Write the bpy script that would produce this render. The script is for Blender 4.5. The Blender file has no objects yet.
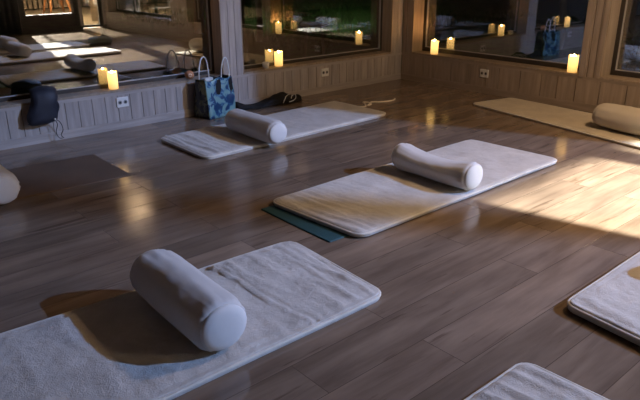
import bpy, bmesh, math, random
from mathutils import Vector, Matrix, noise
random.seed(7)
C = bpy.context.scene.collection
PI = math.pi

# ------------------------------------------------------------------ materials
def newmat(name):
    m = bpy.data.materials.new(name); m.use_nodes = True
    nt = m.node_tree; nt.nodes.clear()
    out = nt.nodes.new('ShaderNodeOutputMaterial')
    return m, nt, out
def N(nt, t, **kw):
    n = nt.nodes.new(t)
    for k, v in kw.items():
        if k in n.inputs.keys() if isinstance(k, str) else False: n.inputs[k].default_value = v
        else: setattr(n, k, v)
    return n
def L(nt, a, b): nt.links.new(a, b)
def ramp(nt, fac, stops):
    r = nt.nodes.new('ShaderNodeValToRGB')
    el = r.color_ramp.elements
    el[0].position, el[0].color = stops[0][0], (*stops[0][1], 1)
    el[1].position, el[1].color = stops[-1][0], (*stops[-1][1], 1)
    for p, c in stops[1:-1]:
        e = el.new(p); e.color = (*c, 1)
    L(nt, fac, r.inputs[0]); return r.outputs[0]
def simple(name, col, rough=.6, var=.15, scale=(8, 8, 8), bump=.0, spec=.5, sheen=0, metal=0):
    m, nt, out = newmat(name)
    b = nt.nodes.new('ShaderNodeBsdfPrincipled'); L(nt, b.outputs[0], out.inputs[0])
    b.inputs['Roughness'].default_value = rough; b.inputs['Specular IOR Level'].default_value = spec
    b.inputs['Metallic'].default_value = metal
    if sheen: b.inputs['Sheen Weight'].default_value = sheen
    tc = nt.nodes.new('ShaderNodeTexCoord'); mp = nt.nodes.new('ShaderNodeMapping')
    mp.inputs['Scale'].default_value = scale; L(nt, tc.outputs['Object'], mp.inputs[0])
    nz = nt.nodes.new('ShaderNodeTexNoise'); nz.inputs['Scale'].default_value = 1.0; nz.inputs['Detail'].default_value = 5
    L(nt, mp.outputs[0], nz.inputs['Vector'])
    lo = tuple(c * (1 - var) for c in col); hi = tuple(min(1, c * (1 + var)) for c in col)
    L(nt, ramp(nt, nz.outputs[0], [(.3, lo), (.7, hi)]), b.inputs['Base Color'])
    if bump:
        bp = nt.nodes.new('ShaderNodeBump'); bp.inputs['Strength'].default_value = bump; bp.inputs['Distance'].default_value = .01
        n2 = nt.nodes.new('ShaderNodeTexNoise'); n2.inputs['Scale'].default_value = 120; n2.inputs['Detail'].default_value = 3
        L(nt, tc.outputs['Object'], n2.inputs['Vector'])
        L(nt, n2.outputs[0], bp.inputs['Height']); L(nt, bp.outputs[0], b.inputs['Normal'])
    return m
def emit(name, col, s):
    m, nt, out = newmat(name); e = nt.nodes.new('ShaderNodeEmission')
    e.inputs[0].default_value = (*col, 1); e.inputs[1].default_value = s; L(nt, e.outputs[0], out.inputs[0]); return m

def floor_mat():
    m, nt, out = newmat('laminate floor')
    b = nt.nodes.new('ShaderNodeBsdfPrincipled'); L(nt, b.outputs[0], out.inputs[0])
    tc = nt.nodes.new('ShaderNodeTexCoord')
    mp = nt.nodes.new('ShaderNodeMapping'); mp.inputs['Location'].default_value = (.23, .18, 0)
    L(nt, tc.outputs['Object'], mp.inputs[0])
    br = nt.nodes.new('ShaderNodeTexBrick')
    br.offset = .37; br.offset_frequency = 2; br.squash = 1
    br.inputs['Color1'].default_value = (0, 0, 0, 1); br.inputs['Color2'].default_value = (1, 1, 1, 1)
    br.inputs['Mortar'].default_value = (.5, .5, .5, 1)
    br.inputs['Scale'].default_value = 1; br.inputs['Mortar Size'].default_value = .0013
    br.inputs['Mortar Smooth'].default_value = .3
    br.inputs['Brick Width'].default_value = 1.28; br.inputs['Row Height'].default_value = .2
    L(nt, mp.outputs[0], br.inputs['Vector'])
    # per plank grain offset
    vm = nt.nodes.new('ShaderNodeVectorMath'); vm.operation = 'MULTIPLY_ADD'
    L(nt, br.outputs['Color'], vm.inputs[0]); vm.inputs[1].default_value = (9, 5, 3); L(nt, tc.outputs['Object'], vm.inputs[2])
    mg = nt.nodes.new('ShaderNodeMapping'); mg.inputs['Scale'].default_value = (1.0, 9, 1); L(nt, vm.outputs[0], mg.inputs[0])
    g = nt.nodes.new('ShaderNodeTexNoise'); g.inputs['Scale'].default_value = 1.6; g.inputs['Detail'].default_value = 7; g.inputs['Roughness'].default_value = .62; g.inputs['Distortion'].default_value = .5
    L(nt, mg.outputs[0], g.inputs['Vector'])
    mg2 = nt.nodes.new('ShaderNodeMapping'); mg2.inputs['Scale'].default_value = (1.6, 5, 1); L(nt, vm.outputs[0], mg2.inputs[0])
    g2 = nt.nodes.new('ShaderNodeTexNoise'); g2.inputs['Scale'].default_value = 1.2; g2.inputs['Detail'].default_value = 3
    L(nt, mg2.outputs[0], g2.inputs['Vector'])
    c1 = ramp(nt, g.outputs[0], [(.25, (.165, .12, .088)), (.5, (.235, .175, .132)), (.75, (.295, .225, .172))])
    c2 = ramp(nt, g2.outputs[0], [(.35, (.74, .72, .70)), (.65, (1.06, 1.04, 1.0))])
    mx = nt.nodes.new('ShaderNodeMix'); mx.data_type = 'RGBA'; mx.blend_type = 'MULTIPLY'; mx.inputs[0].default_value = 1
    L(nt, c1, mx.inputs[6]); L(nt, c2, mx.inputs[7])
    mg3 = nt.nodes.new('ShaderNodeMapping'); mg3.inputs['Scale'].default_value = (1.1, 13, 1); mg3.inputs['Location'].default_value = (3.3, 1.7, 0); L(nt, vm.outputs[0], mg3.inputs[0])
    g3 = nt.nodes.new('ShaderNodeTexNoise'); g3.inputs['Scale'].default_value = 1.5; g3.inputs['Detail'].default_value = 5; g3.inputs['Distortion'].default_value = 1.0; L(nt, mg3.outputs[0], g3.inputs['Vector'])
    c3 = ramp(nt, g3.outputs[0], [(.0, (.42, .38, .35)), (.30, (.5, .46, .43)), (.37, (1, 1, 1)), (1, (1, 1, 1))])
    mz = nt.nodes.new('ShaderNodeMix'); mz.data_type = 'RGBA'; mz.blend_type = 'MULTIPLY'; mz.inputs[0].default_value = .8
    L(nt, mx.outputs[2], mz.inputs[6]); L(nt, c3, mz.inputs[7]); mx = mz
    tone = ramp(nt, br.outputs['Color'], [(0, (.84, .84, .84)), (1, (1.13, 1.11, 1.1))])
    mx2 = nt.nodes.new('ShaderNodeMix'); mx2.data_type = 'RGBA'; mx2.blend_type = 'MULTIPLY'; mx2.inputs[0].default_value = 1
    L(nt, mx.outputs[2], mx2.inputs[6]); L(nt, tone, mx2.inputs[7])
    mx3 = nt.nodes.new('ShaderNodeMix'); mx3.data_type = 'RGBA'
    L(nt, br.outputs['Fac'], mx3.inputs[0]); L(nt, mx2.outputs[2], mx3.inputs[6]); mx3.inputs[7].default_value = (.075, .052, .038, 1)
    L(nt, mx3.outputs[2], b.inputs['Base Color'])
    rr = nt.nodes.new('ShaderNodeMapRange'); rr.inputs[3].default_value = .07; rr.inputs[4].default_value = .22
    L(nt, g.outputs[0], rr.inputs[0]); L(nt, rr.outputs[0], b.inputs['Roughness'])
    b.inputs['Specular IOR Level'].default_value = .6
    bp = nt.nodes.new('ShaderNodeBump'); bp.inputs['Strength'].default_value = .12; bp.inputs['Distance'].default_value = .004
    L(nt, g.outputs[0], bp.inputs['Height'])
    bp2 = nt.nodes.new('ShaderNodeBump'); bp2.inputs['Strength'].default_value = .35; bp2.inputs['Distance'].default_value = .002; bp2.invert = True
    L(nt, br.outputs['Fac'], bp2.inputs['Height']); L(nt, bp.outputs[0], bp2.inputs['Normal']); L(nt, bp2.outputs[0], b.inputs['Normal'])
    return m

def fabric(name, col, bumpscale=220, bs=.35, blotch=.1, col2=None):
    m, nt, out = newmat(name)
    b = nt.nodes.new('ShaderNodeBsdfPrincipled'); L(nt, b.outputs[0], out.inputs[0])
    b.inputs['Roughness'].default_value = .9; b.inputs['Specular IOR Level'].default_value = .15
    b.inputs['Sheen Weight'].default_value = .25
    tc = nt.nodes.new('ShaderNodeTexCoord')
    n1 = nt.nodes.new('ShaderNodeTexNoise'); n1.inputs['Scale'].default_value = 6; n1.inputs['Detail'].default_value = 6; n1.inputs['Roughness'].default_value = .7
    L(nt, tc.outputs['Object'], n1.inputs['Vector'])
    c0 = col; c1 = col2 or tuple(c * (1 - blotch * 2) for c in col)
    L(nt, ramp(nt, n1.outputs[0], [(.35, c1), (.62, c0)]), b.inputs['Base Color'])
    n2 = nt.nodes.new('ShaderNodeTexNoise'); n2.inputs['Scale'].default_value = bumpscale; n2.inputs['Detail'].default_value = 2
    n3 = nt.nodes.new('ShaderNodeTexNoise'); n3.inputs['Scale'].default_value = 34; n3.inputs['Detail'].default_value = 4
    for n in (n2, n3): L(nt, tc.outputs['Object'], n.inputs['Vector'])
    ad = nt.nodes.new('ShaderNodeMath'); ad.operation = 'MULTIPLY_ADD'; ad.inputs[1].default_value = 1.6
    L(nt, n3.outputs[0], ad.inputs[0]); L(nt, n2.outputs[0], ad.inputs[2])
    bp = nt.nodes.new('ShaderNodeBump'); bp.inputs['Strength'].default_value = bs; bp.inputs['Distance'].default_value = .006
    L(nt, ad.outputs[0], bp.inputs['Height']); L(nt, bp.outputs[0], b.inputs['Normal'])
    return m

def wood(name, col, axis='z', contrast=.25, rough=.55):
    m, nt, out = newmat(name)
    b = nt.nodes.new('ShaderNodeBsdfPrincipled'); L(nt, b.outputs[0], out.inputs[0])
    b.inputs['Roughness'].default_value = rough; b.inputs['Specular IOR Level'].default_value = .35
    tc = nt.nodes.new('ShaderNodeTexCoord'); mp = nt.nodes.new('ShaderNodeMapping')
    sc = {'z': (30, 30, 2.2), 'x': (2.2, 30, 30), 'y': (30, 2.2, 30)}[axis]
    mp.inputs['Scale'].default_value = sc; L(nt, tc.outputs['Object'], mp.inputs[0])
    n = nt.nodes.new('ShaderNodeTexNoise'); n.inputs['Scale'].default_value = 1; n.inputs['Detail'].default_value = 6; n.inputs['Roughness'].default_value = .6
    L(nt, mp.outputs[0], n.inputs['Vector'])
    mp2 = nt.nodes.new('ShaderNodeMapping'); s2 = {'z': (5, 5, .6), 'x': (.6, 5, 5), 'y': (5, .6, 5)}[axis]
    mp2.inputs['Scale'].default_value = s2; L(nt, tc.outputs['Object'], mp2.inputs[0])
    n2 = nt.nodes.new('ShaderNodeTexNoise'); n2.inputs['Scale'].default_value = 1.5; L(nt, mp2.outputs[0], n2.inputs['Vector'])
    a = ramp(nt, n.outputs[0], [(.3, tuple(c * (1 - contrast) for c in col)), (.7, tuple(c * (1 + contrast * .6) for c in col))])
    c = ramp(nt, n2.outputs[0], [(.3, (.85, .85, .85)), (.7, (1.08, 1.06, 1.04))])
    mx = nt.nodes.new('ShaderNodeMix'); mx.data_type = 'RGBA'; mx.blend_type = 'MULTIPLY'; mx.inputs[0].default_value = 1
    L(nt, a, mx.inputs[6]); L(nt, c, mx.inputs[7]); L(nt, mx.outputs[2], b.inputs['Base Color'])
    bp = nt.nodes.new('ShaderNodeBump'); bp.inputs['Strength'].default_value = .15; bp.inputs['Distance'].default_value = .003
    L(nt, n.outputs[0], bp.inputs['Height']); L(nt, bp.outputs[0], b.inputs['Normal'])
    return m

def glass_mat():
    m, nt, out = newmat('window glass')
    t = nt.nodes.new('ShaderNodeBsdfTransparent'); t.inputs[0].default_value = (.97, .98, .97, 1)
    g = nt.nodes.new('ShaderNodeBsdfGlossy'); g.inputs['Roughness'].default_value = 0.0; g.inputs[0].default_value = (1, 1, 1, 1)
    f = nt.nodes.new('ShaderNodeLayerWeight'); f.inputs[0].default_value = .5
    pw = nt.nodes.new('ShaderNodeMath'); pw.operation = 'POWER'; pw.inputs[1].default_value = 4.5; L(nt, f.outputs['Facing'], pw.inputs[0])
    ad = nt.nodes.new('ShaderNodeMath'); ad.operation = 'MULTIPLY_ADD'; ad.inputs[1].default_value = .8; ad.inputs[2].default_value = .19; ad.use_clamp = True
    L(nt, pw.outputs[0], ad.inputs[0])
    mx = nt.nodes.new('ShaderNodeMixShader'); L(nt, ad.outputs[0], mx.inputs[0]); L(nt, t.outputs[0], mx.inputs[1]); L(nt, g.outputs[0], mx.inputs[2])
    L(nt, mx.outputs[0], out.inputs[0]); return m

def tote_mat(name, base, dark, mid, thr):
    m, nt, out = newmat(name)
    b = nt.nodes.new('ShaderNodeBsdfPrincipled'); L(nt, b.outputs[0], out.inputs[0]); b.inputs['Roughness'].default_value = .35
    tc = nt.nodes.new('ShaderNodeTexCoord')
    n = nt.nodes.new('ShaderNodeTexNoise'); n.inputs['Scale'].default_value = 11; n.inputs['Detail'].default_value = 3; n.inputs['Distortion'].default_value = 1.2
    L(nt, tc.outputs['Object'], n.inputs['Vector'])
    v = nt.nodes.new('ShaderNodeTexVoronoi'); v.inputs['Scale'].default_value = 9; L(nt, tc.outputs['Object'], v.inputs['Vector'])
    c = ramp(nt, n.outputs[0], [(thr - .05, dark), (thr, dark), (thr + .03, mid), (thr + .09, base), (1, base)])
    c2 = ramp(nt, v.outputs['Distance'], [(0, (.55, .7, .8)), (.35, (1, 1, 1)), (1, (1, 1, 1))])
    mx = nt.nodes.new('ShaderNodeMix'); mx.data_type = 'RGBA'; mx.blend_type = 'MULTIPLY'; mx.inputs[0].default_value = 1
    L(nt, c, mx.inputs[6]); L(nt, c2, mx.inputs[7]); L(nt, mx.outputs[2], b.inputs['Base Color']); return m

def wax_mat():
    m, nt, out = newmat('glowing candle wax')
    b = nt.nodes.new('ShaderNodeBsdfPrincipled'); b.inputs['Roughness'].default_value = .5
    b.inputs['Base Color'].default_value = (.85, .6, .25, 1)
    b.inputs['Subsurface Weight'].default_value = .0
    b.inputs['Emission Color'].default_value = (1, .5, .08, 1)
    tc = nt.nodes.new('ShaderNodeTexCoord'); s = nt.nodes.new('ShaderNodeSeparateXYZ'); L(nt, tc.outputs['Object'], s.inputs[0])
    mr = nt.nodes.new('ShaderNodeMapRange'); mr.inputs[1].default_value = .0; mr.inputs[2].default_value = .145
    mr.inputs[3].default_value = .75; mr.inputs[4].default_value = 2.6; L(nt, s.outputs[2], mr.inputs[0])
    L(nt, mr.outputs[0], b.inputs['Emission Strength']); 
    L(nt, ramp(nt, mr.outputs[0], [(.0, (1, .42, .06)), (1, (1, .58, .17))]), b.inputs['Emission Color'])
    L(nt, b.outputs[0], out.inputs[0]); return m

WALLC = (.41, .365, .335)
M = dict(
    floor=floor_mat(), wall=wood('whitewashed wall panelling', WALLC, 'z'), wall_h=wood('whitewashed rail wood', WALLC, 'x'),
    wall_b=wood('whitewashed side panelling', (.36, .29, .23), 'z'), wall_bh=wood('side rail wood', (.36, .29, .23), 'y'),
    reveal=wood('window reveal wood', (.34, .27, .2), 'z'),
    frame=simple('dark window frame', (.035, .028, .022), .4, .2), spacer=simple('pale glazing spacer', (.45, .43, .40), .35, .05),
    glass=glass_mat(), backing=simple('groove backing', (.07, .055, .045), .9, .1),
    ceil=wood('ceiling boards', (.30, .25, .2), 'x'),
    blanket=fabric('cream cotton blanket', (.60, .56, .51), bs=.6, col2=(.49, .455, .41)),
    blanket_far=fabric('beige blanket', (.56, .48, .36)),
    piping=fabric('pale piping', (.72, .68, .60), bs=.15),
    bolster=fabric('cotton bolster cover', (.60, .58, .56), 420, .12, .03), endcap=fabric('bolster end panel', (.68, .67, .65), 420, .1, .02),
    bolster_warm=fabric('sand bolster cover', (.52, .46, .37), 420, .12, .03),
    mat_brown=simple('brown exercise mat', (.13, .08, .05), .75, .12, (5, 5, 5), .3), mat_teal=simple('teal exercise mat', (.018, .07, .08), .65, .15, (6, 6, 6), .3),
    black=simple('black cloth', (.006, .006, .007), .85, .3, (12, 12, 12), .3), navy=simple('navy nylon', (.012, .014, .024), .6, .3, (10, 10, 10), .2),
    white=simple('white plastic', (.75, .74, .70), .35, .04), hole=simple('dark socket hole', (.03, .03, .03), .6, .1),
    socket=simple('socket inset', (.35, .34, .32), .4, .05), ceramic=simple('white ceramic', (.8, .78, .74), .25, .04),
    strap=simple('white woven handle', (.65, .68, .68), .6, .08), cord=simple('beige cord', (.85, .75, .62), .7, .1),
    stripe=simple('white print', (.55, .55, .55), .6, .1), wick=simple('black wick', (.01, .01, .01), .9, .1),
    tote=tote_mat('teal floral print', (.17, .32, .33), (.012, .05, .13), (.03, .13, .26), .47),
    tote_side=tote_mat('olive and black floral print', (.13, .13, .05), (.006, .007, .009), (.05, .055, .03), .52),
    wax=wax_mat(), flame=emit('candle flame', (1, .50, .16), 900),
    terracotta=simple('peach salt stone', (.55, .26, .13), .5, .3, (30, 30, 30)),
    deck=wood('terrace deck boards', (.55, .40, .24), 'x'), fence=wood('terrace fence wood', (.42, .30, .19), 'z'),
    orange_wood=wood('orange stained wood', (.5, .2, .06), 'z'), metal=simple('dark metal', (.05, .05, .05), .4, .1, metal=.6),
    grass=simple('garden grass', (.045, .11, .022), .9, .5, (3, 3, 3), .5), bark=simple('pale bark', (.16, .15, .12), .9, .35, (4, 4, 1.5), .5),
    leaf=simple('dark leaves', (.035, .07, .02), .7, .4), zafu=fabric('grey green cushion cover', (.10, .11, .09), 300, .2),
    lampglass=emit('lit lamp glass', (1, .8, .55), 3), lampblue=emit('lit cool lamp glass', (.7, .82, 1), 3),
    curtain=simple('dark curtain cloth', (.03, .028, .027), .9, .15),
    tabletop=simple('pale painted table', (.6, .6, .56), .5, .1),
)

# ------------------------------------------------------------------ mesh helpers
def box(bm, x0, x1, y0, y1, z0, z1, mi=0, f=None):
    vs = [bm.verts.new((x, y, z)) if f is None else bm.verts.new(f(x, y, z)) for x in (x0, x1) for y in (y0, y1) for z in (z0, z1)]
    for q in ((0, 1, 3, 2), (4, 6, 7, 5), (0, 4, 5, 1), (2, 3, 7, 6), (0, 2, 6, 4), (1, 5, 7, 3)):
        fc = bm.faces.new([vs[i] for i in q]); fc.material_index = mi
def tube(bm, pts, r, n=8, closed=False, mi=0, flat=1.0):
    pts = [Vector(p) for p in pts]; m = len(pts); rings = []
    up = Vector((0, 0, 1))
    for i, p in enumerate(pts):
        a = pts[(i - 1) % m] if closed or i > 0 else p; b = pts[(i + 1) % m] if closed or i < m - 1 else p
        d = (b - a).normalized(); 
        s = d.cross(up)
        if s.length < 1e-3: s = Vector((1, 0, 0))
        s.normalize(); t = s.cross(d)
        rr = r(i / (m - 1)) if callable(r) else r
        rings.append([bm.verts.new(p + s * math.cos(2 * PI * k / n) * rr + t * math.sin(2 * PI * k / n) * rr * flat) for k in range(n)])
    for i in range(m if closed else m - 1):
        A, B = rings[i], rings[(i + 1) % m]
        for k in range(n):
            f = bm.faces.new((A[k], A[(k + 1) % n], B[(k + 1) % n], B[k])); f.material_index = mi; f.smooth = True
    if not closed:
        for rg in (rings[0], rings[-1]):
            f = bm.faces.new(rg); f.material_index = mi
def lathe(bm, prof, n=32, wob=None, mi=0, cap0=True, cap1=True):
    rings = []
    for j, (r, z) in enumerate(prof):
        rings.append([bm.verts.new((math.cos(2 * PI * k / n) * r, math.sin(2 * PI * k / n) * r, z + (wob(k / n, j) if wob else 0))) for k in range(n)])
    for A, B in zip(rings, rings[1:]):
        for k in range(n):
            f = bm.faces.new((A[k], A[(k + 1) % n], B[(k + 1) % n], B[k])); f.smooth = True; f.material_index = mi
    if cap0: bm.faces.new(rings[0][::-1])
    if cap1: bm.faces.new(rings[-1])
def obj(name, bm, mats, parent=None, loc=None, bevel=0, smooth=False, rot=None):
    bmesh.ops.recalc_face_normals(bm, faces=bm.faces)
    me = bpy.data.meshes.new(name); bm.to_mesh(me); bm.free()
    for m in (mats if isinstance(mats, (list, tuple)) else [mats]): me.materials.append(m)
    if smooth:
        for p in me.polygons: p.use_smooth = True
    o = bpy.data.objects.new(name, me); C.objects.link(o)
    if parent: o.parent = parent
    if loc: o.location = loc
    if rot: o.rotation_euler = rot
    if bevel:
        md = o.modifiers.new('bevel', 'BEVEL'); md.width = bevel; md.segments = 2; md.limit_method = 'ANGLE'
    return o
def empty(name, loc=(0, 0, 0), rz=0):
    o = bpy.data.objects.new(name, None); C.objects.link(o); o.location = loc; o.rotation_euler = (0, 0, rz); o.empty_display_size = .1
    return o
def tag(o, label, cat, group=None, kind=None):
    o['label'] = label; o['category'] = cat
    if group: o['group'] = group
    if kind: o['kind'] = kind
    return o
def struct(o, label=None):
    o['kind'] = 'structure'
    if label: o['label'] = label
    return o

# ------------------------------------------------------------------ room shell
ZL = 2.26
ZS, ZT, ZC = .33, 3.9, 4.05       # sill, window head, ceiling
WX, DY = -7.6, -8.0               # far limits of the room
b = bmesh.new(); box(b, WX - .3, .3, DY - .2, .3, -.12, 0)
struct(obj('floor', b, M['floor']), 'grey brown wood laminate floor')
b = bmesh.new(); box(b, WX - .3, .3, DY - .3, .3, ZC, ZC + .12)
struct(obj('ceiling', b, M['ceil']), 'boarded ceiling')

def build_wall(name, f, u0, u1, openings, pitch, mats, T=.25, jitter=0, extra=None):
    """f maps (u along wall, v outward depth, z). openings: (a, b, z0) up to ZT."""
    bm = bmesh.new(); rnd = random.Random(len(name) * 3 + 1); gap = .0022 if pitch < .15 else .004
    def planks(a, b_, z0, z1, p):
        u = a
        while u < b_ - .004:
            w = p * (1 + (rnd.random() - .5) * jitter); e = min(u + w, b_)
            if b_ - e < p * .3: e = b_
            box(bm, u + gap, e - gap, 0, .014, z0, z1, 0, f); u = e
    ops = sorted(openings)
    # lower part
    u = u0
    for a, b_, z0 in ops + [(u1, u1, 0)]:
        if z0 < .2 and a < u1:      # door-like opening: split
            if a > u: box(bm, u, a, .014, T, 0, z0 if z0 > 0 else ZS, 2, f)
        u = u
    cur = u0; segs = []
    for a, b_, z0 in ops:
        if z0 < .2: segs.append((cur, a)); cur = b_
    segs.append((cur, u1))
    for a, e in segs:
        if e - a < .01: continue
        box(bm, a, e, .014, T, 0, ZS - .018, 2, f)
        box(bm, a, e, -.002, .014, .285, ZS - .018, 1, f)
        planks(a, e, .068, .285, pitch)
    # piers
    cur = u0; piers = []
    for a, b_, z0 in ops:
        piers.append((cur, a)); cur = b_
    piers.append((cur, u1))
    for a, e in piers:
        if e - a < .005: continue
        box(bm, a, e, .014, T, ZS - .018, ZC, 2, f)
        planks(a, e, ZS - .018, ZC, max((e - a) / max(1, round((e - a) / .075)), .05) if e - a < .5 else pitch)
    # above windows
    for a, e, z0 in ops:
        box(bm, a, e, 0, T, ZT if z0 > 0 else ZL, ZC, 1, f)
    return struct(obj(name, bm, mats))

fA = lambda u, v, z: (u, v, z)
fB = lambda u, v, z: (v, u, z)
fC = lambda u, v, z: (WX - v, u, z)
fD = lambda u, v, z: (u, DY - v, z)
winA = [(-7.3, -5.75, ZS), (-5.6, -2.47, ZS), (-2.25, -.18, ZS)]
winB = [(-7.85, -5.15, ZS), (-4.6, -2.4, ZS), (-2.2, -.15, ZS)]
build_wall('wall_left', fA, WX, 0, winA, .11, [M['wall'], M['wall_h'], M['backing']])
build_wall('wall_right', fB, DY, 0, winB, .2, [M['wall_b'], M['wall_bh'], M['backing']], jitter=.5)
build_wall('wall_rear', fC, DY, 0, [], .12, [M['wall'], M['wall_h'], M['backing']])
DO = (-1.62, -.66)
build_wall('wall_near', fD, WX, 0, [(DO[0] - .10, DO[1] + .10, 0), (DO[1] + .16, -.06, 0)], .12, [M['wall'], M['wall_h'], M['backing']])
# outer corner posts of the shell
for nm, f, u0, u1, mt in (('baseboard_left', fA, WX, 0, 'wall_h'), ('baseboard_right', fB, DY, 0, 'wall_bh'), ('baseboard_rear', fC, DY, 0, 'wall_h')):
    bm = bmesh.new(); box(bm, u0, u1, -.006, .014, 0, .068, 0, f); struct(obj(nm, bm, M[mt]))

wn = 0
def window(f, a, b_, z0, z1, v, mull=(), frame_in=.045, sill=True, matsill='reveal'):
    global wn; wn += 1
    root = struct(empty('window_%d' % wn)); fr = bmesh.new(); sp = bmesh.new(); gl = bmesh.new()
    w = frame_in
    def rect(bm, a0, a1, c0, c1, t, v0, v1):
        box(bm, a0, a0 + t, v0, v1, c0, c1, 0, f); box(bm, a1 - t, a1, v0, v1, c0, c1, 0, f)
        box(bm, a0 + t, a1 - t, v0, v1, c0, c0 + t, 0, f); box(bm, a0 + t, a1 - t, v0, v1, c1 - t, c1, 0, f)
    edges = [a] + list(mull) + [b_]
    rect(fr, a, b_, z0, z1, w, v, v + .06)
    for mu in mull: box(fr, mu - .035, mu + .035, v, v + .06, z0 + w, z1 - w, 0, f)
    for i in range(len(edges) - 1):
        e0 = edges[i] + (w if i == 0 else .035); e1 = edges[i + 1] - (w if i == len(edges) - 2 else .035)
        rect(sp, e0, e1, z0 + w, z1 - w, .006, v + .008, v + .03)
        box(gl, e0 + .006, e1 - .006, v + .016, v + .022, z0 + w + .006, z1 - w - .006, 0, f)
    obj('window_frame', fr, M['frame'], root); obj('glazing_spacer', sp, M['spacer'], root); obj('pane', gl, M['glass'], root)
    if sill:
        s = bmesh.new(); box(s, a, b_, -.006, .25, z0 - .018, z0, 0, f); obj('window_sill', s, M[matsill], root)
        c = bmesh.new()
        for e in (a - .004, b_ - .008): box(c, e, e + .012, .0, v, z0, z1, 0, f)
        box(c, a, b_, 0, v, z1 - .012, z1, 0, f)
        obj('window_lining', c, M['reveal'], root)
    return root
for a, b_, z in winA: window(fA, a, b_, ZS, ZT, .15, frame_in=.03)
for i, (a, b_, z) in enumerate(winB): window(fB, a, b_, ZS, ZT, .18, mull=(-7.0,) if i == 0 else ())
window(fD, DO[1] + .16, -.06, 0.02, ZL, .1, sill=False)
# raised casing strips on the narrow pier between the two side windows
bm = bmesh.new(); box(bm, -2.258, -2.2, -.012, 0, ZS - .02, ZT, 0, fB); box(bm, -2.40, -2.361, -.008, 0, ZS - .02, ZT, 0, fB)
struct(obj('trim_1', bm, M['wall_b'], bevel=.002))
bm = bmesh.new(); box(bm, .22, 1.45, -5.12, -5.0, -.4, 4.3); box(bm, .0, .85, -8.24, -8.12, -.4, 4.3); struct(obj('beam_blocker', bm, M['wall_b']), 'added outdoor fins that block stray floodlight at the side windows')  # unseen fins added to keep both floodlight beams off the far corner
# glazed terrace door standing in its dark frame
root = struct(empty('door_1', (0, 0, 0)))
bm = bmesh.new(); a, e = DO[0] - .10, DO[1] + .10
for (x0, x1, z0, z1) in ((a, DO[0], 0, ZL), (DO[1], e, 0, ZL), (DO[0], DO[1], ZL - .03, ZL)): box(bm, x0, x1, DY - .14, DY - .0, z0, z1)
obj('door_frame', bm, M['frame'], root)
bm = bmesh.new(); box(bm, DO[0], DO[1], DY - .16, DY - .01, 0, .06); obj('threshold', bm, M['frame'], root)
bm = bmesh.new(); xx = DO[0] - .0
box(bm, xx - .06, xx - .01, DY - 1.05, DY - .17, .03, 2.2); obj('door_leaf', bm, M['frame'], root)

# ------------------------------------------------------------------ sockets
def socket(f, u, z, label, turn=1):
    r = empty('wall_socket', f(u, 0, z)); x, y, zz = f(u, 0, z)
    g = lambda a, v, c: tuple(Vector(f(a, v, c)) - Vector(f(0, 0, 0)))
    bm = bmesh.new(); box(bm, -.052, .052, -.012, 0, -.042, .042, 0, g); pl = obj('cover_plate', bm, M['white'], r, bevel=.004)
    for s in (-.024, .024):
        bm = bmesh.new(); lathe(bm, [(.017, 0), (.017, .002)], 20)
        ax = Vector(f(0, -1, 0)) - Vector(f(0, 0, 0)); q = ax.to_track_quat('Z', 'Y')
        o = obj('socket_ring', bm, M['socket'], pl); o.location = Vector(g(s, -.012, 0)); o.rotation_mode = 'QUATERNION'; o.rotation_quaternion = q
        bm = bmesh.new()
        for k in (-.007, .007): box(bm, k - .0028, k + .0028, -.0155, -.0142, -.003, .003, 0, lambda a, v, c: g(a + s, v, c))
        box(bm, -.009, .009, -.0150, -.0142, -.009, .009, 0, lambda a, v, c: g(a + s, v, c))
        obj('socket_holes', bm, M['hole'], pl)
    tag(r, label, 'socket', 'white double wall sockets'); return r
socket(fA, -3.493, .225, 'white double socket on the panelling under the left window between hanging bag and tote bag')
socket(fA, -1.215, .215, 'white double socket on the panelling under the middle window')
socket(fB, -1.17, .21, 'white double socket on the brown wall right of the room corner')

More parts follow.
